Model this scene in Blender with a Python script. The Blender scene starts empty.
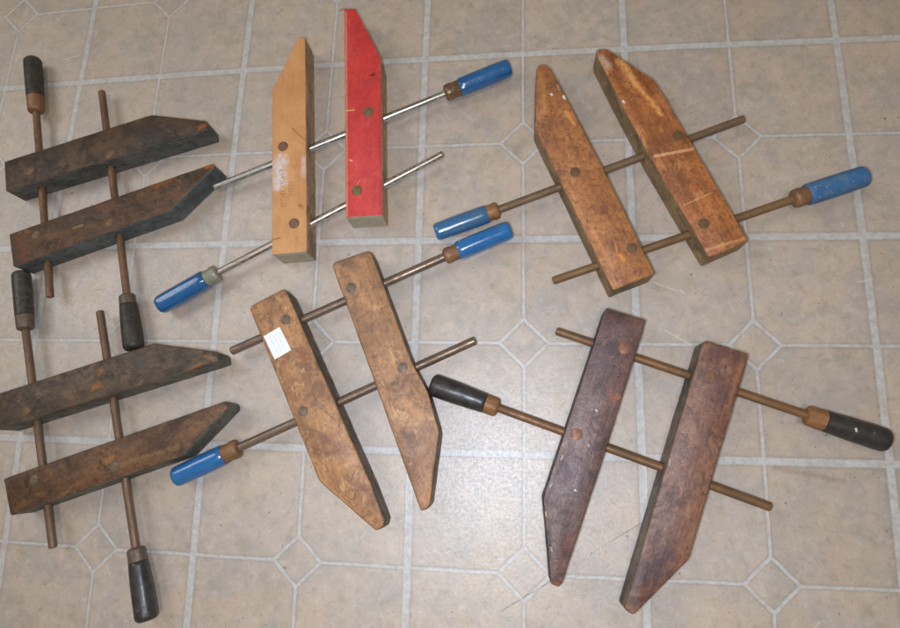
import bpy, bmesh, math, random
from mathutils import Vector, Matrix, noise as mnoise

# outlines in millimetres on the floor plane, measured clamp by clamp
THICK = {'A': 31, 'B': 34, 'C': 31, 'D': 33, 'F': 33, 'G': 31}
JAW = {
    'A1': [(-580.8, 169.7), (-393.9, 223.8), (-322.7, 212.3), (-319.6, 200.6), (-571.3, 130.0)],
    'A2': [(-556.5, 75.7), (-308.4, 157.7), (-304.9, 153.2), (-355.2, 99.9), (-543.1, 34.8)],
    'F1': [(-536.9, -114.1), (-353.7, -54.7), (-279.0, -63.1), (-275.6, -73.2), (-526.7, -153.0)],
    'F2': [(-508.3, -204.0), (-263.9, -115.4), (-260.4, -122.7), (-306.9, -173.8), (-492.8, -241.5)],
    'B1': [(-243.4, 245.3), (-217.4, 313.5), (-208.2, 313.7), (-186.6, 47.6), (-226.4, 44.9)],
    'B2': [(-162.8, 348.8), (-149.2, 348.0), (-115.4, 279.2), (-105.0, 88.1), (-145.7, 86.3)],
    'C1': [(60.4, 256.9), (63.0, 262.3), (69.0, 263.3), (76.0, 258.4), (128.8, 137.9), (176.3, 20.1), (134.7, 3.2), (58.5, 186.1)],
    'C2': [(126.1, 268.8), (125.9, 278.1), (136.8, 278.0), (185.7, 236.3), (250.3, 91.8), (267.5, 53.9), (228.7, 36.2), (177.6, 144.7), (153.8, 199.9)],
    'D1': [(-247.0, -16.1), (-246.0, -12.2), (-211.9, 6.3), (-206.7, 4.4), (-156.8, -91.6), (-102.5, -195.7), (-87.9, -228.2), (-89.6, -234.7), (-96.4, -238.3), (-156.8, -193.7)],
    'D2': [(-157.8, 31.8), (-156.4, 35.9), (-120.0, 48.2), (-115.0, 46.0), (-66.5, -72.4), (-49.8, -101.1), (-36.7, -140.9), (-44.2, -211.3), (-48.9, -216.7), (-53.3, -217.3), (-104.7, -93.7)],
    'G1': [(127.4, -14.4), (165.5, -27.0), (119.8, -164.3), (80.2, -276.3), (77.1, -279.5), (69.9, -276.9), (63.8, -200.5)],
    'G2': [(218.6, -46.7), (259.1, -59.8), (227.0, -151.7), (193.5, -249.4), (143.1, -299.7), (135.0, -294.8), (163.0, -210.8), (189.2, -131.5)],
}
PIN = {
    'A1': [(-543.0, 155.7), (-440.5, 174.1)],
    'A2': [(-520.2, 73.3), (-428.0, 87.2)],
    'F1': [(-494.2, -131.5), (-412.5, -86.6)],
    'F2': [(-471.3, -203.6), (-379.9, -187.0)],
    'B1': [(-224.1, 173.8), (-203.8, 80.6)],
    'B2': [(-126.8, 212.0), (-134.8, 117.4)],
    'C1': [(100.0, 132.7), (155.1, 47.7)],
    'C2': [(206.2, 170.3), (225.6, 72.7)],
    'D1': [(-205.2, -27.5), (-178.8, -124.2)],
    'D2': [(-135.4, 7.4), (-76.4, -77.7)],
    'G1': [(143.4, -55.2), (96.2, -140.1)],
    'G2': [(221.9, -81.9), (205.3, -176.0)],
}
SCREW = {
    'A': [[(-501.6, 1.9), (-563.2, 244.4), (-568.3, 265.0), (-582.1, 321.0)], [(-476.4, 268.7), (-404.7, 4.8), (-401.6, -6.7), (-386.9, -59.4)]],
    'F': [[(-449.7, -274.0), (-525.7, -37.0), (-530.1, -20.6), (-544.6, 33.0)], [(-435.0, -14.6), (-355.2, -268.7), (-351.0, -282.0), (-332.8, -338.2)]],
    'B': [[(-311.4, 133.5), (-42.1, 240.9), (-26.2, 247.9), (31.6, 270.2)], [(-42.6, 165.9), (-294.9, 30.1), (-308.4, 22.1), (-362.9, -8.9)]],
    'C': [[(277.7, 194.8), (19.6, 98.5), (7.2, 94.8), (-49.2, 73.4)], [(76.7, 18.0), (317.8, 102.4), (330.8, 107.0), (389.5, 126.4)]],
    'D': [[(-271.0, -60.2), (-38.1, 45.4), (-24.6, 52.7), (32.6, 75.3)], [(-3.3, -45.9), (-251.6, -163.1), (-267.0, -171.6), (-320.6, -196.6)]],
    'G': [[(79.1, -35.4), (310.3, -115.4), (326.1, -119.9), (379.6, -138.3)], [(272.7, -201.5), (20.7, -115.5), (8.2, -110.3), (-48.9, -92.1)]],
}
STICKER = [(-228.0, -46.1), (-211.1, -35.9), (-196.2, -60.6), (-213.5, -71.0)]
DARK_SCRATCH = [(172.1, -214.0), (119.3, -247.1), (66.4, -283.8), (-5.7, -329.0)]
LIGHT_SCRATCH = [[(207.1, 11.6), (210.9, 8.3)], [(-553.2, 328.4), (-528.1, 334.1)], [(-471.5, 56.0), (-460.7, 45.9)], [(-443.1, -34.8), (-432.0, -24.0)], [(-259.8, 111.2), (-269.1, 103.9)], [(312.2, -301.1), (301.0, -313.6)], [(377.9, 19.0), (391.1, 22.1)], [(-110.7, 6.3), (-102.0, 13.1)], [(182.5, 19.3), (205.1, 10.5)], [(190.1, -30.9), (213.8, -46.3)], [(-17.0, 44.5), (10.2, 58.0)]]
BLEMISH = {
    'A1': [([(-329.7, 204.3), (-318.8, 207.7)], 3, (150, 85, 35), 0.8), ([(-548.2, 154.6), (-539.2, 156.9)], 3, (130, 80, 25), 0.7), ([(-467.6, 180.4), (-417.1, 191.3)], 6, (105, 70, 35), 0.5)],
    'A2': [([(-446.0, 108.3), (-441.4, 111.9)], 5, (120, 66, 40), 0.6), ([(-540.6, 70.5), (-527.3, 40.8)], 4, (112, 60, 36), 0.6), ([(-316.5, 153.0), (-309.4, 155.3)], 3, (175, 95, 35), 0.9), ([(-377.0, 130.0), (-359.3, 138.2)], 4, (140, 85, 35), 0.7), ([(-472.5, 81.6), (-462.8, 85.1)], 1.5, (150, 130, 90), 0.7), ([(-527.0, 67.7), (-427.7, 88.0)], 4, (110, 75, 35), 0.5)],
    'F1': [([(-328.9, -96.5), (-296.9, -76.6)], 2, (135, 85, 45), 0.8), ([(-416.7, -104.4), (-409.1, -99.9)], 3.5, (150, 95, 40), 0.8), ([(-292.0, -69.0), (-281.7, -70.0)], 2.5, (150, 100, 60), 0.6), ([(-281.0, -65.6), (-272.6, -69.9)], 3, (40, 38, 36), 0.9)],
    'F2': [([(-391.9, -182.2), (-383.4, -177.8)], 4, (160, 110, 50), 0.7), ([(-473.9, -202.7), (-470.2, -203.6)], 5.5, (50, 38, 30), 0.7), ([(-428.0, -210.2), (-406.3, -201.2)], 3, (125, 85, 50), 0.6), ([(-267.6, -117.6), (-256.2, -120.5)], 3, (60, 50, 45), 0.8), ([(-374.3, -184.7), (-309.3, -163.2)], 3, (140, 105, 65), 0.5)],
    'B1': [([(-226.3, 157.0), (-226.2, 127.8)], 8, (214, 202, 200), 0.97), ([(-198.2, 158.4), (-196.7, 138.9)], 3, (216, 176, 164), 0.95), ([(-198.6, 102.0), (-196.1, 99.6)], 2, (130, 75, 35), 0.6), ([(-215.2, 196.2), (-198.6, 180.5)], 0.7, (120, 70, 35), 0.6), ([(-227.6, 61.7), (-218.6, 63.8)], 1, (120, 70, 35), 0.6)],
    'B2': [([(-123.6, 258.5), (-123.6, 258.5)], 3.2, (45, 25, 35), 1.0), ([(-154.0, 214.8), (-143.5, 215.6)], 0.8, (225, 170, 100), 0.9), ([(-144.6, 154.0), (-142.3, 152.7)], 1, (230, 170, 150), 0.8), ([(-121.1, 303.6), (-120.4, 302.3)], 0.8, (60, 20, 20), 0.9), ([(-138.0, 118.0), (-131.9, 129.6)], 0.6, (220, 120, 110), 0.6), ([(-160.4, 343.8), (-144.2, 87.8)], 1.0, (215, 150, 110), 0.6)],
    'C1': [([(76.2, 225.4), (76.7, 224.1)], 1.2, (225, 215, 200), 0.95), ([(90.0, 222.2), (91.0, 219.7)], 1.6, (235, 225, 210), 0.95), ([(91.8, 202.9), (100.0, 188.3)], 2, (215, 145, 80), 0.8), ([(100.0, 132.7), (102.0, 132.7)], 6, (95, 60, 45), 0.7), ([(155.8, 48.8), (154.8, 46.7)], 7, (105, 75, 60), 0.8), ([(158.8, 23.4), (161.7, 24.4)], 4, (110, 65, 65), 0.7), ([(142.8, 40.5), (146.5, 35.1)], 2, (215, 140, 55), 0.8), ([(65.6, 252.9), (69.5, 206.4)], 4, (200, 140, 75), 0.5), ([(114.0, 73.3), (134.5, 26.8)], 2, (195, 135, 80), 0.5)],
    'C2': [([(149.3, 262.4), (167.9, 229.9)], 4, (226, 162, 98), 0.97), ([(167.9, 229.9), (190.0, 195.7)], 2.8, (224, 156, 90), 0.97), ([(181.7, 147.9), (223.8, 155.3)], 1.7, (215, 160, 115), 0.85), ([(207.6, 92.9), (234.4, 105.2)], 0.7, (215, 155, 115), 0.7), ([(205.8, 170.8), (208.7, 169.5)], 7, (88, 55, 35), 0.85), ([(224.8, 73.1), (225.7, 72.0)], 7, (95, 70, 50), 0.8), ([(130.3, 266.1), (138.5, 255.8)], 4, (195, 180, 160), 0.6), ([(151.7, 212.9), (152.7, 211.7)], 1.2, (235, 220, 200), 0.9), ([(170.5, 242.9), (182.0, 222.0)], 4, (110, 58, 25), 0.6), ([(225.9, 44.6), (263.4, 56.5)], 1.6, (205, 145, 100), 0.6)],
    'D1': [([(-148.1, -152.4), (-131.6, -166.7)], 9, (118, 75, 62), 0.6), ([(-205.8, -27.1), (-203.5, -28.2)], 6, (100, 82, 72), 0.8), ([(-178.6, -124.0), (-177.4, -126.0)], 5, (105, 80, 65), 0.7), ([(-186.6, -60.5), (-180.4, -71.0)], 5, (140, 75, 40), 0.6), ([(-232.3, -19.4), (-210.9, -6.2)], 4, (175, 130, 85), 0.5), ([(-158.1, -190.1), (-118.3, -221.1)], 2, (185, 140, 90), 0.6)],
    'D2': [([(-72.6, -110.6), (-56.6, -130.1)], 4.5, (190, 135, 85), 0.8), ([(-71.2, -146.3), (-63.8, -155.8)], 6, (110, 88, 78), 0.75), ([(-136.5, 7.9), (-134.2, 5.7)], 6, (105, 92, 85), 0.75), ([(-88.7, -95.7), (-80.6, -90.4)], 4, (105, 80, 65), 0.7), ([(-76.0, -76.0), (-76.9, -79.1)], 5, (120, 85, 60), 0.6), ([(-49.4, -202.2), (-47.2, -209.6)], 4, (190, 130, 80), 0.5)],
    'G1': [([(68.2, -229.4), (69.7, -256.0)], 2.2, (36, 30, 30), 0.9), ([(66.5, -213.2), (66.4, -216.8)], 0.8, (190, 145, 95), 0.9), ([(70.7, -245.3), (71.6, -247.9)], 0.8, (185, 135, 85), 0.9), ([(70.4, -190.1), (72.3, -187.3)], 0.7, (185, 172, 165), 0.9), ([(83.2, -151.4), (84.2, -149.5)], 0.7, (175, 165, 165), 0.7), ([(106.7, -149.8), (107.6, -150.7)], 0.9, (170, 160, 160), 0.8), ([(93.7, -192.0), (94.6, -192.9)], 0.8, (200, 190, 190), 1.0), ([(115.0, -116.3), (115.9, -117.2)], 0.8, (200, 180, 170), 1.0), ([(129.7, -98.6), (131.2, -108.2)], 3, (150, 80, 60), 0.7), ([(135.1, -103.3), (137.0, -104.3)], 3, (165, 95, 60), 0.85), ([(110.7, -59.5), (119.9, -75.3)], 8, (90, 70, 78), 0.5), ([(74.9, -277.5), (80.3, -279.8)], 3, (150, 90, 45), 0.9), ([(89.4, -173.7), (79.8, -192.5)], 10, (105, 85, 90), 0.5), ([(83.0, -160.8), (81.1, -164.7)], 0.8, (175, 165, 165), 0.8), ([(70.2, -214.8), (70.2, -215.8)], 0.6, (180, 135, 85), 0.8), ([(91.0, -237.2), (88.1, -244.4)], 5, (135, 75, 65), 0.5)],
    'G2': [([(203.9, -78.1), (199.3, -95.4)], 2.5, (100, 80, 68), 0.6), ([(151.3, -234.2), (145.3, -252.0)], 2, (165, 120, 85), 0.6), ([(181.4, -161.4), (180.3, -166.0)], 0.6, (170, 140, 125), 0.8), ([(172.8, -246.2), (154.5, -264.4)], 11, (75, 55, 62), 0.75), ([(231.7, -97.7), (235.9, -102.3)], 7, (80, 58, 58), 0.7), ([(251.7, -67.8), (236.3, -108.9)], 3, (165, 110, 75), 0.6), ([(225.3, -56.4), (250.2, -64.0)], 7, (88, 58, 62), 0.6), ([(136.8, -291.7), (143.6, -298.0)], 4, (135, 85, 45), 0.7), ([(195.3, -232.1), (199.3, -223.2)], 4, (150, 115, 85), 0.5)],
}
GRID_AFFINE = [[2.30005, 2.30004], [4.37499, 0.0003], [3e-05, -4.37546]]
GRID_CUBIC = [[-0.00068, 0.00087], [-0.07257, -0.00667], [0.00633, 0.05747], [0.06662, -0.01086], [-0.00466, -0.07565], [0.00127, 0.01263], [0.40488, 0.01078], [-0.01054, -0.34154], [0.39774, 0.11382], [-0.09955, -0.50684]]
CAM_F, CAM_ROT, CAM_LOC, CAM_PP = 0.69635, [0.21707, 0.13845, 0.0318], [0.0346, -0.16147, 0.66089], [422.68, 316.81]
STAMP = [(-220.7, 122.7), (-211.0, 121.3)]
SPLINTER = (-162.8, 350.4)


scene = bpy.context.scene
# ------------------------------------------------------------------ camera
cam_data = bpy.data.cameras.new("camera")
cam = bpy.data.objects.new("camera", cam_data)
scene.collection.objects.link(cam)
cam.location = CAM_LOC
cam.rotation_euler = CAM_ROT
cam_data.sensor_fit = 'HORIZONTAL'
cam_data.sensor_width = 36
cam_data.lens = CAM_F * 36
cam_data.shift_x = (450 - CAM_PP[0]) / 900
cam_data.shift_y = (CAM_PP[1] - 314) / 900
cam_data.clip_start = 0.01
cam_data.clip_end = 100
scene.camera = cam

# ------------------------------------------------------------------ light
world = bpy.data.worlds.new("World")
scene.world = world
world.use_nodes = True
bg = world.node_tree.nodes["Background"]
bg.inputs[0].default_value = (1.0, 0.90, 0.66, 1)
bg.inputs[1].default_value = 0.23

def area_lamp(name, loc, target, size, power, color, shape='DISK', size_y=None):
    d = bpy.data.lights.new(name, 'AREA')
    d.shape = shape; d.size = size
    if size_y: d.size_y = size_y
    d.energy = power; d.color = color
    o = bpy.data.objects.new(name, d)
    scene.collection.objects.link(o)
    o.location = loc
    o.rotation_euler = (Vector(target) - Vector(loc)).to_track_quat('-Z', 'Y').to_euler()
    return o

area_lamp("flash", (-0.005, -0.185, 0.66), (0.0, -0.10, 0.0), 0.045, 3.7, (0.72, 0.82, 1.0))
area_lamp("window_light", (-1.5, 0.5, 1.7), (0, 0, 0), 0.8, 12.0, (0.92, 0.96, 1.0), 'RECTANGLE', 1.2)
area_lamp("ceiling_light", (0.15, -0.5, 2.3), (0, 0, 0), 0.5, 12.0, (1.0, 0.95, 0.88))

scene.view_settings.view_transform = 'Standard'
scene.view_settings.look = 'None'
scene.view_settings.exposure = 0.0
scene.view_settings.gamma = 1.0

# ------------------------------------------------------------------ helpers
def lin(c):
    return tuple(((v/255)/12.92 if v/255 <= .04045 else ((v/255+.055)/1.055)**2.4) for v in c) + (1,)

class NT:
    """small node-tree writer"""
    def __init__(self, name):
        self.m = bpy.data.materials.new(name)
        self.m.use_nodes = True
        self.t = self.m.node_tree
        self.n = self.t.nodes
        self.bsdf = self.n["Principled BSDF"]
    def link(self, a, b): self.t.links.new(a, b)
    def put(self, sock, v):
        if isinstance(v, bpy.types.NodeSocket): self.link(v, sock)
        else:
            try: sock.default_value = v
            except Exception: sock.default_value = tuple(v)[:3]
    def math(self, op, a, b=0.0, c=0.0, clamp=False):
        n = self.n.new('ShaderNodeMath'); n.operation = op; n.use_clamp = clamp
        self.put(n.inputs[0], a); self.put(n.inputs[1], b); self.put(n.inputs[2], c)
        return n.outputs[0]
    def coord(self, kind='Object'): return self.n.new('ShaderNodeTexCoord').outputs[kind]
    def mapping(self, vec, loc=(0,0,0), rot=(0,0,0), scale=(1,1,1), kind='POINT'):
        n = self.n.new('ShaderNodeMapping'); n.vector_type = kind
        self.put(n.inputs[0], vec); n.inputs[1].default_value = loc
        n.inputs[2].default_value = rot; n.inputs[3].default_value = scale
        return n.outputs[0]
    def noise(self, vec, scale, detail=4, rough=.55, dist=0, col=False):
        n = self.n.new('ShaderNodeTexNoise'); self.put(n.inputs['Vector'], vec)
        n.inputs['Scale'].default_value = scale; n.inputs['Detail'].default_value = detail
        n.inputs['Roughness'].default_value = rough; n.inputs['Distortion'].default_value = dist
        return n.outputs[1 if col else 0]
    def ramp(self, v, lo, hi, a=0.0, b=1.0, smooth=True):
        n = self.n.new('ShaderNodeMapRange')
        if smooth: n.interpolation_type = 'SMOOTHSTEP'
        self.put(n.inputs[0], v); n.inputs[1].default_value = lo; n.inputs[2].default_value = hi
        n.inputs[3].default_value = a; n.inputs[4].default_value = b
        return n.outputs[0]
    def mix(self, f, a, b, mode='MIX'):
        n = self.n.new('ShaderNodeMix'); n.data_type = 'RGBA'; n.blend_type = mode
        self.put(n.inputs[0], f); self.put(n.inputs[6], a); self.put(n.inputs[7], b)
        return n.outputs[2]
    def vmath(self, op, a, b=(0,0,0)):
        n = self.n.new('ShaderNodeVectorMath'); n.operation = op
        self.put(n.inputs[0], a); self.put(n.inputs[1], b)
        return n.outputs['Value' if op in ('LENGTH','DOT_PRODUCT','DISTANCE') else 'Vector']
    def sep(self, v):
        n = self.n.new('ShaderNodeSeparateXYZ'); self.put(n.inputs[0], v); return n.outputs
    def comb(self, x, y, z):
        n = self.n.new('ShaderNodeCombineXYZ')
        self.put(n.inputs[0], x); self.put(n.inputs[1], y); self.put(n.inputs[2], z); return n.outputs[0]
    def bump(self, h, dist, strength=1.0, normal=None):
        n = self.n.new('ShaderNodeBump'); n.inputs['Strength'].default_value = strength
        n.inputs['Distance'].default_value = dist; self.put(n.inputs['Height'], h)
        if normal is not None: self.link(normal, n.inputs['Normal'])
        return n.outputs[0]
    def segment(self, vec, a, b, w, fuzz=None, soft=.6):
        """mask of a capsule a-b of half width w in the coordinates vec (metres)"""
        dx, dy = b[0]-a[0], b[1]-a[1]
        L = math.hypot(dx, dy); ang = math.atan2(dy, dx) if L > 1e-6 else 0
        c = ((a[0]+b[0])/2, (a[1]+b[1])/2, 0)
        q = self.mapping(vec, loc=c, rot=(0, 0, ang), kind='TEXTURE')
        s = self.sep(q)
        x = self.math('MAXIMUM', self.math('SUBTRACT', self.math('ABSOLUTE', s[0]), L/2), 0)
        d = self.math('SQRT', self.math('ADD', self.math('MULTIPLY', x, x), self.math('MULTIPLY', s[1], s[1])))
        if fuzz is not None: d = self.math('ADD', d, self.math('MULTIPLY', self.math('SUBTRACT', fuzz, .5), w*3.0))
        return self.ramp(d, w*(1+soft*.5), w*(1-soft), 0, 1)

def wood(name, base, alt, dark, light, marks=(), seed=0, rough=.5, wear=.6, grain=.5, grime=.5, specks=.6, spec=.4, end=None):
    t = NT(name); oc = t.coord('Object')
    v = t.mapping(oc, loc=(seed*1.7, seed*.9, seed*.4))
    warp = t.vmath('MULTIPLY', t.vmath('SUBTRACT', t.noise(v, 90, 4, .65, col=True), (.5, .5, .5)), (.014, .009, 0))
    moc = t.vmath('ADD', oc, warp)
    fine = t.noise(v, 230, 6, .75)
    big = t.noise(v, 20, 7, .70, .6)
    mid = t.noise(t.mapping(v, scale=(.6, 1, 1)), 62, 8, .76, .5)
    col = t.mix(t.ramp(big, .40, .60), lin(base), lin(alt))
    g = t.noise(t.mapping(v, scale=(9, 110, 45)), 1.0, 6, .68, 1.2)
    g2 = t.noise(t.mapping(v, scale=(32, 380, 200)), 1.0, 4, .65)
    huge = t.noise(t.mapping(v, scale=(.6, 1, 1), loc=(5, 3, 0)), 17, 5, .62, .8)
    col = t.mix(t.ramp(huge, .50, .68, 0, grime*1.1), col, lin(dark))
    col = t.mix(t.ramp(g, .46, .70, 0, grain*.9), col, lin(dark))
    col = t.mix(t.ramp(g2, .55, .72, 0, grain*.55), col, lin(dark))
    gr = t.noise(v, 40, 9, .76, .8)
    col = t.mix(t.ramp(gr, .49, .61, 0, min(1, grime*1.25)), col, lin(dark))
    col = t.mix(t.ramp(mid, .46, .36, 0, .75*specks), col, lin(light))
    col = t.mix(t.ramp(mid, .56, .68, 0, .55*grime), col, lin(dark))
    col = t.mix(t.ramp(t.noise(v, 130, 7, .78), .56, .68, 0, .6*specks), col, lin(light))
    col = t.mix(t.ramp(fine, .36, .50, min(.65, grime*1.4), 0), col, lin(dark))
    col = t.mix(t.ramp(t.noise(v, 520, 3, .7), .60, .72, 0, .5*grime), col, lin([x*.6 for x in dark]))
    for (a, b, w, c, st) in marks:
        tiny = w < .0022
        m = t.segment(oc if tiny else moc, a, b, w*(1 if tiny else .9), t.noise(v, 420 if tiny else 170, 6, .78), .5 if tiny else 1.0)
        brk = 1.0 if st > .98 else t.ramp(t.noise(v, 260, 5, .75), .34, .54, .4 if not tiny else .6, 1)
        col = t.mix(t.math('MULTIPLY', t.math('MULTIPLY', m, brk), st), col, lin(c))
    if end is not None:
        nx = t.math('ABSOLUTE', t.sep(t.coord('Normal'))[0])
        er = t.noise(t.mapping(v, scale=(1, 1, 5)), 90, 6, .7)
        col = t.mix(t.math('MULTIPLY', t.ramp(nx, .85, .95), t.ramp(er, .35, .6, 1, .55)), col, lin(end))
    # rubbed arrises
    bev = t.n.new('ShaderNodeBevel'); bev.samples = 4; bev.inputs[0].default_value = .0022
    geo = t.n.new('ShaderNodeNewGeometry')
    e = t.math('SUBTRACT', 1.0, t.vmath('DOT_PRODUCT', bev.outputs[0], geo.outputs['Normal']))
    em = t.math('MULTIPLY', t.ramp(e, .02, .22), t.ramp(t.noise(v, 60, 6, .7), .40, .58))
    col = t.mix(t.math('MULTIPLY', em, wear), col, lin(light))
    t.put(t.bsdf.inputs['Base Color'], col)
    t.put(t.bsdf.inputs['Roughness'], t.ramp(gr, .3, .7, rough-.08, rough+.18))
    t.bsdf.inputs['Specular IOR Level'].default_value = spec
    h = t.math('ADD', t.math('MULTIPLY', g2, .5), t.math('ADD', t.math('MULTIPLY', fine, .6), gr))
    t.put(t.bsdf.inputs['Normal'], t.bump(h, .0009, .7))
    return t.m

def metal(name, c1, c2, c3, metallic=.2, rough=.6, seed=0, bumpy=.5, scale=120):
    t = NT(name); v = t.mapping(t.coord('Object'), loc=(seed, seed*.3, 0))
    n = t.noise(t.mapping(v, scale=(.35, 1, 1)), scale, 6, .68)
    col = t.mix(t.ramp(n, .38, .62), lin(c1), lin(c2))
    n2 = t.noise(v, scale*2.6, 5, .7)
    col = t.mix(t.ramp(n2, .54, .70, 0, .8), col, lin(c3))
    t.put(t.bsdf.inputs['Base Color'], col)
    t.put(t.bsdf.inputs['Metallic'], t.ramp(n2, .45, .65, metallic, metallic*.4))
    t.put(t.bsdf.inputs['Roughness'], t.ramp(n, .35, .65, rough-.1, rough+.12))
    if bumpy > .1: t.put(t.bsdf.inputs['Normal'], t.bump(t.math('ADD', n, n2), .0006, bumpy))
    return t.m

def paint(name, c1, c2, under, seed=0, rough=.22, chips=.5, dust=0.0, spec=.5, coat=.4, dustcol=(160,150,135), chip=None):
    t = NT(name); v = t.mapping(t.coord('Object'), loc=(seed, seed*.6, seed))
    n = t.noise(t.mapping(v, scale=(.5, 1, 1)), 70, 6, .65)
    col = t.mix(t.ramp(n, .35, .65), lin(c1), lin(c2))
    n2 = t.noise(v, 210, 7, .72)
    n3 = t.noise(v, 55, 5, .6)
    n4 = t.noise(t.mapping(v, scale=(.4, 1, 1)), 130, 7, .75)
    col = t.mix(t.ramp(n4, .56, .66, 0, chips*.55), col, lin([x*.75 for x in under]))
    ch = t.math('MULTIPLY', t.ramp(n2, .60, .66), t.ramp(n3, .62-chips*.25, .72-chips*.2))
    col = t.mix(ch, col, lin(under))
    if dust: col = t.mix(t.ramp(t.noise(v, 120, 8, .75), .42, .68, 0, dust), col, lin(dustcol))
    if chip:
        oc = t.coord('Object')
        m = t.math('MULTIPLY', t.segment(oc, chip[0], chip[1], .0011, n2), t.math('GREATER_THAN', t.sep(oc)[2], 0.0))
        col = t.mix(m, col, lin((205, 196, 168)))
    t.put(t.bsdf.inputs['Base Color'], col)
    t.put(t.bsdf.inputs['Roughness'], t.math('ADD', t.ramp(n2, .4, .7, rough, rough+.18), t.math('MULTIPLY', ch, .3)))
    t.bsdf.inputs['Specular IOR Level'].default_value = spec
    t.bsdf.inputs['Coat Weight'].default_value = coat
    t.bsdf.inputs['Coat Roughness'].default_value = rough*.6
    t.put(t.bsdf.inputs['Normal'], t.bump(t.math('SUBTRACT', t.math('MULTIPLY', n3, .6), ch), .0005, .4))
    return t.m

def flat(name, c, rough=.8):
    t = NT(name); v = t.coord('Object')
    t.put(t.bsdf.inputs['Base Color'], t.mix(t.ramp(t.noise(v, 200, 4), .4, .6), lin(c), lin([x*.8 for x in c])))
    t.bsdf.inputs['Roughness'].default_value = rough
    return t.m

def new_obj(name, me, mats, parent=None, mat4=None):
    for m in mats: me.materials.append(m)
    o = bpy.data.objects.new(name, me)
    scene.collection.objects.link(o)
    if parent is not None: o.parent = parent
    if mat4 is not None: o.matrix_basis = mat4
    return o

def shade(me, ang=35):
    for p in me.polygons: p.use_smooth = True
    me.set_sharp_from_angle(angle=math.radians(ang))

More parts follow.
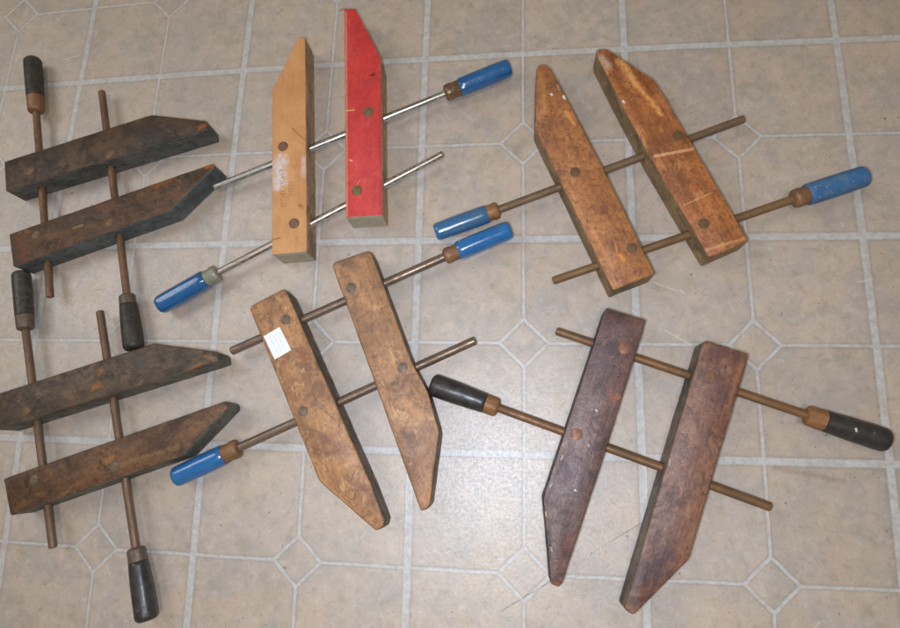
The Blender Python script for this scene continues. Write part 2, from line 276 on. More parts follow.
# ------------------------------------------------------------------ floor
def floor_material():
    t = NT("sheet_vinyl")
    uv = t.coord('UV'); oc = t.coord('Object')
    wob = t.noise(oc, 70, 4, .6, col=True)
    w = t.vmath('MULTIPLY', t.vmath('SUBTRACT', wob, (.5, .5, .5)), (.009, .009, 0))
    wob2 = t.noise(oc, 330, 2, .6, col=True)
    w2 = t.vmath('MULTIPLY', t.vmath('SUBTRACT', wob2, (.5, .5, .5)), (.006, .006, 0))
    g = t.sep(t.vmath('ADD', t.vmath('ADD', uv, w), w2))
    def fr(x): return t.math('ABSOLUTE', t.math('SUBTRACT', t.math('FRACT', x), .5))
    fx, fy = fr(g[0]), fr(g[1])                     # .5 on wide joints, 0 on narrow ones
    wide = t.math('MAXIMUM', t.ramp(fx, .4810, .4885), t.ramp(fy, .4810, .4885))
    dsum = t.math('ADD', fx, fy)
    out = t.ramp(dsum, .104, .110)
    thin = t.math('MULTIPLY', t.math('MAXIMUM', t.ramp(fx, .0088, .0034), t.ramp(fy, .0088, .0034)), out)
    dia = t.ramp(t.math('ABSOLUTE', t.math('SUBTRACT', dsum, .110)), .0130, .0065)
    line = t.math('MAXIMUM', wide, t.math('MAXIMUM', thin, dia))
    # darker hairline beside the joints
    rim = t.math('MAXIMUM', t.math('MAXIMUM', t.ramp(fx, .468, .480), t.ramp(fy, .468, .480)),
          t.math('MAXIMUM', t.math('MULTIPLY', t.math('MAXIMUM', t.ramp(fx, .018, .010), t.ramp(fy, .018, .010)), out),
                 t.ramp(t.math('ABSOLUTE', t.math('SUBTRACT', dsum, .110)), .024, .014)))
    # tile body
    cell = t.n.new('ShaderNodeTexWhiteNoise'); cell.noise_dimensions = '3D'
    ind = t.math('LESS_THAN', dsum, .11)
    fl = lambda x: t.math('FLOOR', t.math('MULTIPLY', x, 2.0))
    t.put(cell.inputs['Vector'], t.comb(fl(g[0]), fl(g[1]), ind))
    n1 = t.noise(oc, 22, 7, .66, .5)
    n2 = t.noise(oc, 85, 7, .70, .4)
    n3 = t.noise(oc, 300, 5, .75)
    n4 = t.noise(oc, 700, 3, .8)
    n5 = t.noise(t.mapping(oc, loc=(7, 2, 0)), 13, 6, .62, .6)
    n6 = t.noise(t.mapping(oc, loc=(1, 9, 0)), 42, 7, .68, .9)
    n7 = t.noise(t.mapping(oc, loc=(4, 5, 0)), 27, 6, .66, .6)
    col = t.mix(t.ramp(n1, .38, .62), lin((181, 163, 148)), lin((168, 156, 146)))
    col = t.mix(t.ramp(n5, .46, .62, 0, .65), col, lin((185, 163, 140)))
    col = t.mix(t.ramp(n7, .50, .68, 0, .5), col, lin((160, 146, 124)))
    col = t.mix(t.ramp(n6, .50, .64, 0, .55), col, lin((189, 168, 153)))
    col = t.mix(t.ramp(n6, .46, .36, 0, .55), col, lin((156, 144, 136)))
    col = t.mix(t.ramp(n2, .46, .34, 0, .5), col, lin((150, 136, 118)))
    col = t.mix(t.ramp(n2, .52, .66, 0, .45), col, lin((194, 184, 170)))
    col = t.mix(t.ramp(n3, .52, .68, 0, .5), col, lin((148, 133, 120)))
    col = t.mix(t.ramp(n4, .56, .72, 0, .4), col, lin((128, 114, 102)))
    sp = t.noise(t.mapping(oc, loc=(3, 1, 0)), 190, 2, .5)
    col = t.mix(t.ramp(sp, .715, .745, 0, .7), col, lin((95, 82, 70)))
    tv = t.ramp(cell.outputs[0], 0, 1, .93, 1.05, False)
    col = t.mix(1.0, col, t.comb(tv, tv, tv), 'MULTIPLY')
    col = t.mix(t.math('MULTIPLY', rim, .22), col, lin((120, 108, 98)))
    lc = t.mix(t.ramp(t.noise(oc, 160, 6, .72), .40, .62), lin((190, 188, 186)), lin((174, 169, 164)))
    lc = t.mix(t.ramp(t.noise(oc, 60, 5, .7), .60, .75, 0, .5), lc, lin((160, 146, 130)))
    fade = t.ramp(t.noise(oc, 55, 5, .7), .36, .54, .62, .95)
    col = t.mix(t.math('MULTIPLY', line, fade), col, lc)
    # scuffs and scratches
    fz = t.noise(oc, 400, 4, .7)
    brk = t.ramp(t.noise(oc, 38, 3, .6), .38, .52)
    pts = [(x/1000, y/1000) for x, y in DARK_SCRATCH]
    for a, b in zip(pts, pts[1:]):
        m = t.segment(oc, a, b, .0006, fz)
        col = t.mix(t.math('MULTIPLY', t.math('MULTIPLY', m, brk), .75), col, lin((95, 85, 82)))
    for a, b in LIGHT_SCRATCH:
        m = t.segment(oc, [q/1000 for q in a], [q/1000 for q in b], .0011, fz)
        col = t.mix(t.math('MULTIPLY', m, .35), col, lin((215, 205, 192)))
    # faint trodden-in dirt, long and thin
    dm = t.segment(oc, (.285, -.166), (.345, -.176), .003, fz, 1.0)
    col = t.mix(t.math('MULTIPLY', dm, .35), col, lin((130, 95, 62)))
    t.put(t.bsdf.inputs['Base Color'], col)
    t.put(t.bsdf.inputs['Roughness'], t.math('ADD', t.ramp(n3, .35, .65, .37, .47), t.math('MULTIPLY', line, .02)))
    t.bsdf.inputs['Specular IOR Level'].default_value = .95
    h = t.math('ADD', t.math('MULTIPLY', n3, .8), t.math('ADD', t.math('MULTIPLY', n2, .8), t.math('MULTIPLY', n4, .35)))
    h = t.math('SUBTRACT', h, t.math('MULTIPLY', line, .5))
    t.put(t.bsdf.inputs['Normal'], t.bump(h, .0004, .5))
    return t.m

def grid_uv(x, y):
    u = [GRID_AFFINE[0][i] + GRID_AFFINE[1][i]*x + GRID_AFFINE[2][i]*y for i in (0, 1)]
    x = max(-.62, min(.46, x)); y = max(-.34, min(.38, y))
    m = (1, x, y, x*x, x*y, y*y, x**3, x*x*y, x*y*y, y**3)
    return [u[i] + sum(m[k]*GRID_CUBIC[k][i] for k in range(10)) for i in (0, 1)]

def build_floor():
    bm = bmesh.new(); uvl = bm.loops.layers.uv.new("UVMap")
    xs = sorted(set([-3, -2, -1.4, -1] + [round(-.8+.05*i, 3) for i in range(31)] + [1, 1.4, 2, 3]))
    vs = [[bm.verts.new((x, y, 0)) for x in xs] for y in xs]
    for j in range(len(xs)-1):
        for i in range(len(xs)-1):
            f = bm.faces.new((vs[j][i], vs[j][i+1], vs[j+1][i+1], vs[j+1][i]))
            for l in f.loops: l[uvl].uv = grid_uv(l.vert.co.x, l.vert.co.y)
    me = bpy.data.meshes.new("floor"); bm.to_mesh(me); bm.free()
    o = new_obj("floor", me, [floor_material()])
    o['kind'] = 'structure'
build_floor()

# ------------------------------------------------------------------ clamp parts
def round_outline(pts, r):
    out = []
    n = len(pts)
    for i in range(n):
        p, a, b = Vector(pts[i]), Vector(pts[i-1]), Vector(pts[(i+1) % n])
        da, db = a-p, b-p
        k = min(r, da.length*.3, db.length*.3)
        p0, p1 = p+da.normalized()*k, p+db.normalized()*k
        for s in (0, .33, .67, 1):
            out.append((p0*(1-s)+p*s)*(1-s) + (p*(1-s)+p1*s)*s)
    res = []
    for i in range(len(out)):
        a, b = out[i], out[(i+1) % len(out)]
        k = max(1, int((b-a).length/.006))
        for j in range(k): res.append(a.lerp(b, j/k))
    return res

def jaw_mesh(pts, thick, seed, corner=.0022, rim=.0013, wob=.00035):
    """block with the outline pts (local xy), rounded arrises, slightly uneven"""
    if sum(pts[i-1][0]*pts[i][1]-pts[i][0]*pts[i-1][1] for i in range(len(pts))) < 0: pts = pts[::-1]
    P = round_outline(pts, corner); n = len(P)
    nor = []
    for i in range(n):
        t = (P[(i+1) % n]-P[i-1]).normalized(); nor.append(Vector((t.y, -t.x)))
    bm = bmesh.new(); rings = []
    lev = [(0.0003, .9), (rim*.8, 0), (thick*.35, 0), (thick*.7, 0), (thick-rim, 0), (thick-rim*.35, .35), (thick, 1.0)]
    for li, (z, ins) in enumerate(lev):
        ring = []
        for i in range(n):
            q = P[i]; w = mnoise.noise(Vector((q.x*90+seed*7, q.y*90, z*40)))*wob
            rr = rim*(1+.75*mnoise.noise(Vector((q.x*60, q.y*60+seed*3, 5))))
            v = q + nor[i]*(w - ins*rr)
            ring.append(bm.verts.new((v.x, v.y, z)))
        rings.append(ring)
    for a, b in zip(rings, rings[1:]):
        for i in range(n):
            f = bm.faces.new((a[i], a[(i+1) % n], b[(i+1) % n], b[i]))
            f.material_index = 0 if a in rings[5:] else 1
    bm.faces.new(rings[-1]).material_index = 0
    bm.faces.new(rings[0][::-1]).material_index = 1
    me = bpy.data.meshes.new("jaw"); bm.to_mesh(me); bm.free()
    return me

def lathe(profile, segs=24, facet=0.0, nf=8, phase=0.0, jitter=0.0, seed=0):
    """profile: (x, r) along local x"""
    bm = bmesh.new(); rings = []
    for (x, r) in profile:
        ring = []
        for k in range(segs):
            th = 2*math.pi*k/segs
            rr = r
            if facet and r > .006:
                a = (th-phase) % (2*math.pi/nf) - math.pi/nf
                oct_ = math.cos(math.pi/nf)/math.cos(a)
                rr = r*((1-facet) + facet*oct_*1.03)
            if jitter: rr += jitter*mnoise.noise(Vector((x*120+seed, math.cos(th)*2, math.sin(th)*2)))
            ring.append(bm.verts.new((x, rr*math.cos(th), rr*math.sin(th))))
        rings.append(ring)
    for a, b in zip(rings, rings[1:]):
        for i in range(segs): bm.faces.new((a[i], b[i], b[(i+1) % segs], a[(i+1) % segs]))
    bm.faces.new(rings[0]); bm.faces.new(rings[-1][::-1])
    bmesh.ops.recalc_face_normals(bm, faces=bm.faces)
    me = bpy.data.meshes.new("part"); bm.to_mesh(me); bm.free()
    return me

def bore(obj, axes):
    """drill the screw holes through a jaw; axes in obj space: (p, dir, radius)"""
    cutters = []
    for p, d, r in axes:
        me = bpy.data.meshes.new("cut"); bm = bmesh.new()
        bmesh.ops.create_cone(bm, cap_ends=True, segments=20, radius1=r, radius2=r, depth=.16)
        bm.to_mesh(me); bm.free()
        c = bpy.data.objects.new("cut", me); scene.collection.objects.link(c)
        c.matrix_world = obj.matrix_world @ (Matrix.Translation(p) @ d.to_track_quat('Z', 'Y').to_matrix().to_4x4())
        m = obj.modifiers.new("bore", 'BOOLEAN'); m.operation = 'DIFFERENCE'; m.object = c; m.solver = 'EXACT'
        cutters.append(c)
    bpy.context.view_layer.update()
    dg = bpy.context.evaluated_depsgraph_get()
    me = bpy.data.meshes.new_from_object(obj.evaluated_get(dg))
    obj.modifiers.clear(); old = obj.data; obj.data = me; bpy.data.meshes.remove(old)
    for c in cutters:
        m = c.data; bpy.data.objects.remove(c); bpy.data.meshes.remove(m)

def pin_mesh(r, h=.0006):
    prof = [(-.003, r*1.07), (.00012, r*1.07), (.00014, r*.97), (h*.8, r*.95), (h, r*.86), (h*1.05, r*.3)]
    me = lathe(prof, 22, jitter=.00012)
    for p in me.polygons: p.material_index = 1 if max(me.vertices[i].co.x for i in p.vertices) < .00013 else 0
    me.transform(Matrix.Rotation(-math.pi/2, 4, 'Y'))     # x axis -> z axis
    return me

DARKHOLE = flat("hole_dark", (38, 28, 20))
PINRING = flat("pin_ring", (78, 56, 40))

def thread_profile(L, r, amp=.00022, pitch=.0019):
    if not amp: return [(0, r*.6), (.0005, r*.88), (.0012, r), (.002, r)] + [(.002+(L-.002)*k/30, r) for k in range(1, 31)]
    prof = [(0, r*.62), (.0006, r*.9)]
    x = .0012; k = 0
    while x < L:
        prof.append((x, r - (amp if k % 2 else 0))); x += pitch/2; k += 1
    prof.append((L, r))
    return prof

def build_clamp(key, label, group, spec):
    th = THICK[key]/1000
    jaws = [key+'1', key+'2']
    allp = [Vector(q)/1000 for j in jaws for q in JAW[j]]
    c = sum(allp, Vector((0, 0)))/len(allp)
    root = bpy.data.objects.new("hand_screw_clamp", None)
    root.empty_display_size = .05
    scene.collection.objects.link(root)
    root.location = (c.x, c.y, 0)
    root['label'] = label; root['category'] = 'clamp'; root['group'] = group
    zc = th/2
    axes = []
    for i, s in enumerate(SCREW[key]):
        a, b, f, e = [Vector((q[0]/1000-c.x, q[1]/1000-c.y, zc)) for q in s]
        axes.append((a, (b-a).normalized(), spec['rod_r']))
    for ji, j in enumerate(jaws):
        P = [Vector((q[0]/1000-c.x, q[1]/1000-c.y)) for q in JAW[j]]
        # jaw axis: its longest edge
        e = max(((P[i]-P[i-1]) for i in range(len(P))), key=lambda v: v.length)
        ang = math.atan2(e.y, e.x)
        m = sum(P, Vector((0, 0)))/len(P)
        M = Matrix.Translation((m.x, m.y, 0)) @ Matrix.Rotation(ang, 4, 'Z')
        Mi = M.inverted()
        loc = [Vector((Mi @ Vector((q.x, q.y, 0)))[:2]) for q in P]
        marks = []
        for (ab, w, col, st) in BLEMISH[j]:
            a, b = [Mi @ Vector((q[0]/1000-c.x, q[1]/1000-c.y, 0)) for q in ab]
            marks.append((a[:2], b[:2], w*.00108, col, st))
        js = spec['jaws'][ji]
        top = wood("wood_top_"+j, marks=marks, seed=ji+ord(key)*.37, **js['top'])
        side = wood("wood_side_"+j, seed=ji+ord(key)*.51+3, **js['side'])
        me = jaw_mesh(loc, th, ord(key)+ji*5, js.get('corner', .0025), js.get('rim', .0013))
        jo = new_obj("jaw", me, [top, side, DARKHOLE], root, M)
        if js.get('label'): jo['label'] = js['label']
        bpy.context.view_layer.update()
        bore(jo, [(Mi @ p0.lerp(p0, 0) + (Mi.to_3x3() @ d)*((m.to_3d()-p0).dot(d)), Mi.to_3x3() @ d, r*1.15) for p0, d, r in axes])
        shade(jo.data, 40)
        for q in PIN[j]:
            p = Mi @ Vector((q[0]/1000-c.x, q[1]/1000-c.y, 0))
            po = new_obj("pivot_pin", pin_mesh(js.get('pin_r', .0050)), [js['pin'], PINRING], jo,
                         Matrix.Translation((p.x, p.y, th)))
            shade(po.data, 50)
        if 'extra' in js: js['extra'](jo, Mi, c, th)
    for i, s in enumerate(SCREW[key]):
        a, b, f, e = [Vector((q[0]/1000-c.x, q[1]/1000-c.y, zc)) for q in s]
        d = (e-a); d.normalize()
        # the shaft keeps its own line; the handle follows on from it
        M = Matrix.Translation(a) @ (b-a).to_track_quat('X', 'Z').to_matrix().to_4x4()
        Mi = M.inverted()
        L = (b-a).length; Lf = (f-b).length; Lh = (e-f).length
        hs = spec['handles'][i]
        r = spec['rod_r']
        so = new_obj("screw", lathe(thread_profile(L+.004, r, spec.get('thread', .00022)), 16 if spec.get('thread') else 48), [hs['rod']], root, M)
        shade(so.data, 60)
        B = M.inverted() @ b; E = Mi @ e
        dirh = (E-B).normalized()
        MH = Matrix.Translation(B) @ dirh.to_track_quat('X', 'Z').to_matrix().to_4x4()
        R = hs['r']
        if hs['style'] == 'black':
            fr = hs.get('fr', .0088)
            fp = [(-.0004, r*1.05), (0, fr*.72), (.0012, fr*.93), (.003, fr), (Lf*.7, fr*1.02), (Lf, fr*1.04), (Lf+.0006, fr*.9)]
            H0 = Lf+.0001
            hp = [(H0, fr*.95), (H0+.0008, fr*1.05)]
            for k in range(1, 15):
                u = k/14
                hp.append((H0+.0008+u*(Lh-.0068), fr*1.05+(R-fr*1.05)*math.sin(min(1, u*1.15)*math.pi/2)))
            x1 = H0+.0008+Lh-.0068
            for k in range(1, 7):
                q = k/6*math.pi/2
                hp.append((x1+.006*math.sin(q), R*(.45+.55*math.cos(q)**.8) if k < 6 else R*.35))
            facet = 0
        else:
            fr = hs.get('fr', .0082)
            fp = [(-.0006, r*1.05), (0, fr*.7), (.001, fr*.92), (.0025, fr), (Lf*.45, fr*1.02), (Lf*.55, fr*.93), (Lf, fr*.98), (Lf+.001, fr*.9)]
            H0 = Lf
            hp = [(H0, fr*.7), (H0+.0003, R*.93), (H0+.0015, R*.985)]
            for k in range(1, 11):
                u = k/10
                hp.append((H0+.0015+u*(Lh-.006), R*(.985+.03*math.sin(u*math.pi)-.02*u)))
            x1 = H0+.0015+Lh-.006; rl = hp[-1][1]
            if hs.get('round'):
                for k in range(1, 8):
                    q = k/7*math.pi/2
                    hp.append((x1+.0045*math.sin(q)**.9, rl*max(.18, math.cos(q)**.55)))
            else:
                hp += [(x1+.0016, rl*.975), (x1+.0032, rl*.90), (x1+.0042, rl*.80), (x1+.0045, rl*.6), (x1+.0046, rl*.2)]
            facet = hs.get('facet', .5)
        fo = new_obj("ferrule", lathe(fp, 28, jitter=.00025, seed=i), [hs['ferrule']], so, MH); shade(fo.data, 45)
        ho = new_obj("handle", lathe(hp, 48, facet=facet, nf=8, phase=hs.get('phase', .2), jitter=.0002, seed=i*9), [hs['paint']], so, MH)
        shade(ho.data, 48)
        if hs.get('label'): ho['label'] = hs['label']
    return root

# ------------------------------------------------------------------ shared finishes
rust_a = metal("rust_brown", (128, 92, 64), (102, 76, 56), (74, 56, 44), .25, .55, 1)
rust_f = metal("rust_grey_brown", (120, 92, 70), (104, 80, 62), (134, 96, 64), .3, .5, 2)
rust_c = metal("rust_dull", (124, 98, 74), (104, 84, 64), (134, 98, 62), .3, .5, 3)
rust_c2 = metal("rust_ochre", (130, 98, 64), (108, 80, 54), (84, 64, 46), .2, .55, 4)
rust_d = metal("steel_brown", (128, 108, 92), (104, 84, 70), (124, 90, 68), .55, .38, 5, .35)
rust_g = metal("rust_gold", (130, 90, 56), (104, 76, 50), (78, 58, 42), .2, .5, 6)
chrome = metal("plated_steel", (186, 182, 176), (166, 162, 156), (136, 128, 118), 1.0, .26, 7, .02, 40)
chrome2 = metal("plated_steel_worn", (186, 176, 166), (166, 152, 140), (134, 116, 100), 1.0, .30, 8, .03, 40)
fer_rust = metal("ferrule_rust", (146, 104, 70), (118, 84, 60), (88, 66, 50), .2, .5, 9)
fer_orange = metal("ferrule_orange_rust", (150, 102, 58), (122, 82, 50), (88, 64, 46), .1, .6, 10)
fer_grey = metal("ferrule_grey_brown", (112, 96, 82), (88, 72, 62), (76, 60, 50), .3, .5, 11)
fer_zinc = metal("ferrule_zinc", (158, 156, 134), (138, 138, 120), (118, 108, 88), .5, .5, 12)
fer_brass = metal("ferrule_brass", (128, 98, 72), (110, 84, 66), (150, 138, 92), .6, .35, 13)

def pin(name, c1, c2, met=.3): return metal(name, c1, c2, [x*.7 for x in c2], met, .5, 20, .4, 260)
pin_brown = pin("pin_brown", (118, 88, 60), (98, 72, 50))
pin_grey = pin("pin_grey", (116, 98, 80), (98, 80, 64))
pin_rust = pin("pin_rust", (140, 94, 64), (112, 78, 58))
pin_brass = pin("pin_brass", (128, 106, 72), (108, 84, 58))
pin_copper = pin("pin_copper", (132, 94, 70), (108, 80, 62))

black_a = paint("black_paint_worn", (40, 37, 34), (58, 51, 44), (112, 88, 66), 1, .46, .9, .4, .4, .05, (96, 84, 68))
black_f = paint("black_paint_grey", (58, 54, 50), (40, 38, 36), (108, 86, 68), 2, .42, .9, .4, .45, .05, (112, 100, 88))
black_g = paint("black_paint", (34, 32, 33), (48, 44, 42), (104, 76, 56), 3, .38, .8, .25, .5, .15, (92, 80, 72))
black_chip = paint("black_paint_chipped", (34, 32, 33), (48, 44, 42), (104, 76, 56), 8, .40, .8, .25, .5, .1, (92, 80, 72), ((.0395, -.0005), (.0405, -.0025)))
blue_n = paint("blue_paint", (26, 92, 142), (20, 78, 128), (120, 120, 110), 4, .18, .45, .0, .5, .7)
blue_d = paint("blue_paint_bright", (34, 104, 160), (26, 88, 146), (120, 100, 80), 5, .17, .45, .12, .5, .8, (80, 110, 130))
blue_c = paint("blue_paint_grimy", (34, 100, 152), (50, 96, 130), (116, 98, 78), 6, .18, .7, .5, .5, .8, (92, 96, 92))
blue_old = paint("blue_paint_dusty", (44, 94, 142), (60, 104, 146), (158, 150, 130), 7, .50, 1.0, .4, .35, .0, (122, 132, 132))

def W(base, alt, dark, light, **k): return dict(base=base, alt=alt, dark=dark, light=light, **k)

def lettering(jo, Mi, c, th):
    """faded ink stamp running along the orange jaw"""
    ink = NT("faded_ink")
    v = ink.coord('Object')
    ink.put(ink.bsdf.inputs['Base Color'], lin((92, 72, 48)))
    ink.bsdf.inputs['Roughness'].default_value = .7
    ink.put(ink.bsdf.inputs['Alpha'], ink.ramp(ink.noise(v, 420, 4, .7), .40, .62, .06, .48))
    for word, size, px in (("EMALUCD", .0088, STAMP[0]), ("ISOE", .0076, STAMP[1])):
        cu = bpy.data.curves.new("ink", 'FONT'); cu.body = word; cu.size = size
        cu.align_x = 'CENTER'; cu.align_y = 'CENTER'; cu.space_character = 1.25; cu.offset = -.00005
        tmp = bpy.data.objects.new("ink", cu); scene.collection.objects.link(tmp)
        bpy.context.view_layer.update()
        me = bpy.data.meshes.new_from_object(tmp.evaluated_get(bpy.context.evaluated_depsgraph_get()))
        bpy.data.objects.remove(tmp); bpy.data.curves.remove(cu)
        p = Mi @ Vector((px[0]/1000-c.x, px[1]/1000-c.y, 0))
        yaw = math.radians(-82) - math.atan2(Mi.inverted()[1][0], Mi.inverted()[0][0])
        new_obj("ink_stamp", me, [ink.m], jo, Matrix.Translation((p.x, p.y, th+.0002)) @ Matrix.Rotation(yaw, 4, 'Z'))

def splinter(jo, Mi, c, th):
    q = SPLINTER
    p = Mi @ Vector((q[0]/1000-c.x, q[1]/1000-c.y, 0))
    me = lathe([(0, .0003), (.001, .0011), (.004, .0009), (.007, .0003)], 6)
    new_obj("splinter", me, [flat("splinter_wood", (170, 125, 85))], jo, Matrix.Translation((p.x, p.y, th-.003)) @ Matrix.Rotation(math.radians(95), 4, 'Z'))

def sticker(jo, Mi, c, th):
    t = NT("sticker_paper"); uv = t.sep(t.coord('UV')); v = t.coord('Object')
    # pale blue faded print: a few short rows
    rows = t.math('MULTIPLY', t.ramp(t.math('ABSOLUTE', t.math('SUBTRACT', t.math('FRACT', t.math('MULTIPLY', uv[0], 5.0)), .5)), .30, .18),
                  t.ramp(t.noise(t.mapping(v, scale=(1, 1, 1)), 900, 3, .7), .46, .56))
    ins = t.math('MULTIPLY', t.ramp(t.math('ABSOLUTE', t.math('SUBTRACT', uv[0], .5)), .42, .38), t.ramp(t.math('ABSOLUTE', t.math('SUBTRACT', uv[1], .5)), .40, .34))
    m = t.math('MULTIPLY', t.math('MULTIPLY', rows, ins), .5)
    t.put(t.bsdf.inputs['Base Color'], t.mix(m, lin((238, 238, 240)), lin((140, 165, 200))))
    t.bsdf.inputs['Roughness'].default_value = .5
    pts = [Mi @ Vector((q[0]/1000-c.x, q[1]/1000-c.y, 0)) for q in STICKER]
    bm = bmesh.new(); uvl = bm.loops.layers.uv.new("UVMap"); N = 8
    uvs = {}
    def at(u, w):
        p = pts[0].lerp(pts[1], u).lerp(pts[3].lerp(pts[2], u), w)
        z = th + .00025 + .0004*max(0, u-.8)*5*max(0, w-.8)*5
        return p.x, p.y, z
    g = [[bm.verts.new(at(i/N, j/N)) for i in range(N+1)] for j in range(N+1)]
    for j in range(N):
        for i in range(N):
            f = bm.faces.new((g[j][i], g[j][i+1], g[j+1][i+1], g[j+1][i]))
            for l, (a, b) in zip(f.loops, ((i, j), (i+1, j), (i+1, j+1), (i, j+1))): l[uvl].uv = (a/N, b/N)
    r = bmesh.ops.extrude_face_region(bm, geom=bm.faces[:])
    for e in r['geom']:
        if isinstance(e, bmesh.types.BMVert): e.co.z -= .00018
    bmesh.ops.recalc_face_normals(bm, faces=bm.faces)
    me = bpy.data.meshes.new("sticker"); bm.to_mesh(me); bm.free()
    o = new_obj("price_sticker", me, [t.m], jo)
    o['label'] = 'white rectangular price sticker with faded blue print'

GROUP = "wooden hand screw clamps laid out on the floor"

dark_side = W((98, 98, 92), (80, 82, 78), (48, 46, 44), (120, 118, 106), rough=.5, wear=.35, grain=.5, grime=.5, specks=.4)
build_clamp('A', "dark grimy wooden clamp with black handles, touching the tip of a shiny plated screw", GROUP, dict(
    rod_r=.0043, thread=.0002,
    jaws=[dict(top=W((90, 66, 46), (72, 56, 44), (42, 34, 28), (120, 88, 60), rough=.5, wear=.3, grime=.6, specks=.5), side=dark_side, pin=pin_brown),
          dict(top=W((98, 66, 44), (80, 60, 46), (52, 40, 32), (138, 98, 58), rough=.5, wear=.4, grime=.6), side=W((94, 100, 100), (78, 84, 84), (48, 50, 48), (122, 124, 118), rough=.5, wear=.35, grain=.5, grime=.4, specks=.4), pin=pin_brown)],
    handles=[dict(style='black', r=.0108, fr=.0096, rod=rust_a, ferrule=fer_rust, paint=black_a),
             dict(style='black', r=.0112, fr=.0090, rod=rust_a, ferrule=fer_grey, paint=black_a)]))
build_clamp('F', "dark grimy wooden clamp with black handles, a blue handle lying against its lower jaw", GROUP, dict(
    rod_r=.0044, thread=.0002,
    jaws=[dict(top=W((98, 78, 60), (80, 66, 54), (52, 43, 37), (136, 106, 80), rough=.46, wear=.35, grime=.6), side=W((112, 104, 88), (92, 86, 74), (58, 56, 50), (134, 130, 114), rough=.5, wear=.3), pin=pin_brown, rim=.0016),
          dict(top=W((116, 80, 52), (90, 62, 44), (48, 36, 28), (146, 106, 68), rough=.48, wear=.45, grime=.55), side=W((110, 108, 94), (92, 88, 80), (56, 54, 48), (134, 130, 114), rough=.5, wear=.3), pin=pin_grey, rim=.0015)],
    handles=[dict(style='black', r=.0104, fr=.0094, rod=rust_f, ferrule=fer_grey, paint=black_f),
             dict(style='black', r=.0116, fr=.0092, rod=rust_f, ferrule=fer_grey, paint=black_g)]))
build_clamp('B', "clamp with one red painted jaw, one orange jaw and shiny plated screws", GROUP, dict(
    rod_r=.0039, thread=0,
    jaws=[dict(top=W((208, 152, 98), (200, 142, 90), (164, 112, 68), (218, 170, 118), rough=.46, wear=.3, grain=.3, grime=.15, specks=.3),
               side=W((192, 158, 126), (166, 134, 104), (106, 84, 64), (186, 166, 134), rough=.55, wear=.3, grain=.6, end=(176, 172, 150)), pin=pin_copper, corner=.002, rim=.0008, label="orange varnished jaw with faded ink stamp", extra=lettering, pin_r=.0056),
          dict(top=W((208, 62, 58), (200, 56, 54), (156, 48, 46), (218, 100, 86), rough=.42, wear=.75, grain=.25, grime=.3, specks=.45),
               side=W((196, 172, 138), (172, 142, 110), (122, 92, 66), (204, 184, 150), rough=.6, wear=.4, grain=.5, end=(182, 176, 152)), pin=pin_brass, corner=.0012, rim=.0008, label="jaw with its top face painted red", extra=splinter, pin_r=.0056)],
    handles=[dict(style='blue', r=.0108, fr=.0094, rod=chrome, ferrule=fer_brass, paint=blue_n, facet=.55, phase=.1),
             dict(style='blue', r=.0112, fr=.0098, rod=chrome2, ferrule=fer_zinc, paint=blue_n, facet=.6, phase=.35)]))
c_side = W((154, 122, 80), (130, 102, 68), (74, 62, 46), (158, 136, 98), rough=.55, wear=.4)
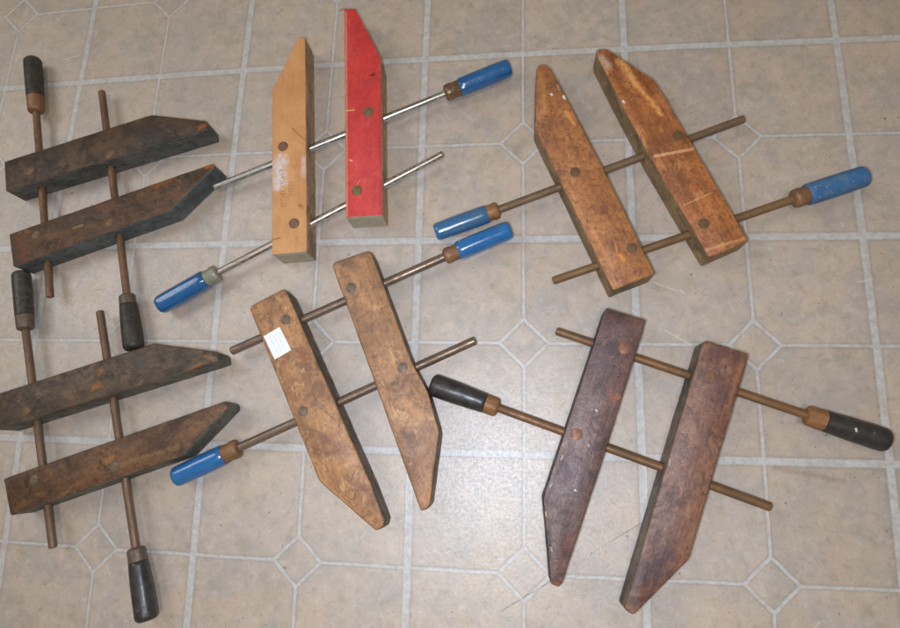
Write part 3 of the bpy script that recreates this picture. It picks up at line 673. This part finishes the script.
build_clamp('C', "orange brown wooden clamp with jaw tips pointing up and scuffed blue handles", GROUP, dict(
    rod_r=.0044, thread=.0002,
    jaws=[dict(top=W((184, 122, 74), (160, 102, 62), (98, 62, 44), (208, 152, 98), rough=.46, wear=.6, grime=.45, specks=.7), side=c_side, pin=pin_brown, rim=.0018),
          dict(top=W((186, 116, 66), (164, 98, 54), (98, 58, 38), (206, 148, 94), rough=.42, wear=.6, grime=.45, specks=.6), side=c_side, pin=pin_brown, rim=.0018)],
    handles=[dict(style='blue', r=.0104, fr=.0092, rod=rust_c, ferrule=fer_orange, paint=blue_c, facet=.25, label="blue handle streaked with grime"),
             dict(style='blue', r=.0112, fr=.0096, rod=rust_c2, ferrule=fer_rust, paint=blue_old, facet=.2, round=True, label="dull dusty blue handle with chipped paint")]))
d_side = W((118, 98, 78), (100, 82, 66), (66, 52, 42), (150, 124, 94), rough=.5, wear=.5)
build_clamp('D', "brown wooden clamp with blue handles and a white price sticker on one jaw", GROUP, dict(
    rod_r=.0047, thread=.00006,
    jaws=[dict(top=W((184, 134, 90), (160, 112, 76), (112, 80, 60), (210, 164, 114), rough=.42, wear=.8, grime=.5, specks=.9), side=d_side, pin=pin_grey, corner=.005, rim=.0024, extra=sticker),
          dict(top=W((180, 132, 92), (156, 112, 80), (112, 82, 64), (206, 162, 114), rough=.42, wear=.8, grime=.5, specks=.9), side=d_side, pin=pin_grey, corner=.004, rim=.0020)],
    handles=[dict(style='blue', r=.0106, fr=.0088, rod=rust_d, ferrule=fer_rust, paint=blue_d, facet=.15),
             dict(style='blue', r=.0112, fr=.0100, rod=rust_d, ferrule=fer_rust, paint=blue_d, facet=.3, phase=.3)]))
g_side = W((50, 46, 42), (42, 38, 34), (26, 24, 22), (110, 84, 58), rough=.5, wear=.5)
build_clamp('G', "purplish brown wooden clamp with black handles and jaw tips pointing down", GROUP, dict(
    rod_r=.0043, thread=.00018,
    jaws=[dict(top=W((112, 78, 70), (92, 62, 58), (50, 36, 36), (158, 126, 110), rough=.36, spec=.6, wear=.4, grain=.35, grime=.45, specks=.5), side=g_side, pin=pin_rust, corner=.002, rim=.0010, pin_r=.0056),
          dict(top=W((138, 94, 72), (116, 74, 60), (64, 44, 40), (178, 132, 98), rough=.38, spec=.6, wear=.5, grain=.4, grime=.5, specks=.5), side=W((128, 112, 88), (100, 84, 66), (56, 48, 40), (150, 122, 88), rough=.5, wear=.5), pin=pin_copper, corner=.004, rim=.0016, pin_r=.0056)],
    handles=[dict(style='black', r=.0114, fr=.0098, rod=rust_g, ferrule=fer_orange, paint=black_chip, label="black handle with a pale paint chip"),
             dict(style='black', r=.0118, fr=.0096, rod=rust_g, ferrule=fer_orange, paint=black_g)]))
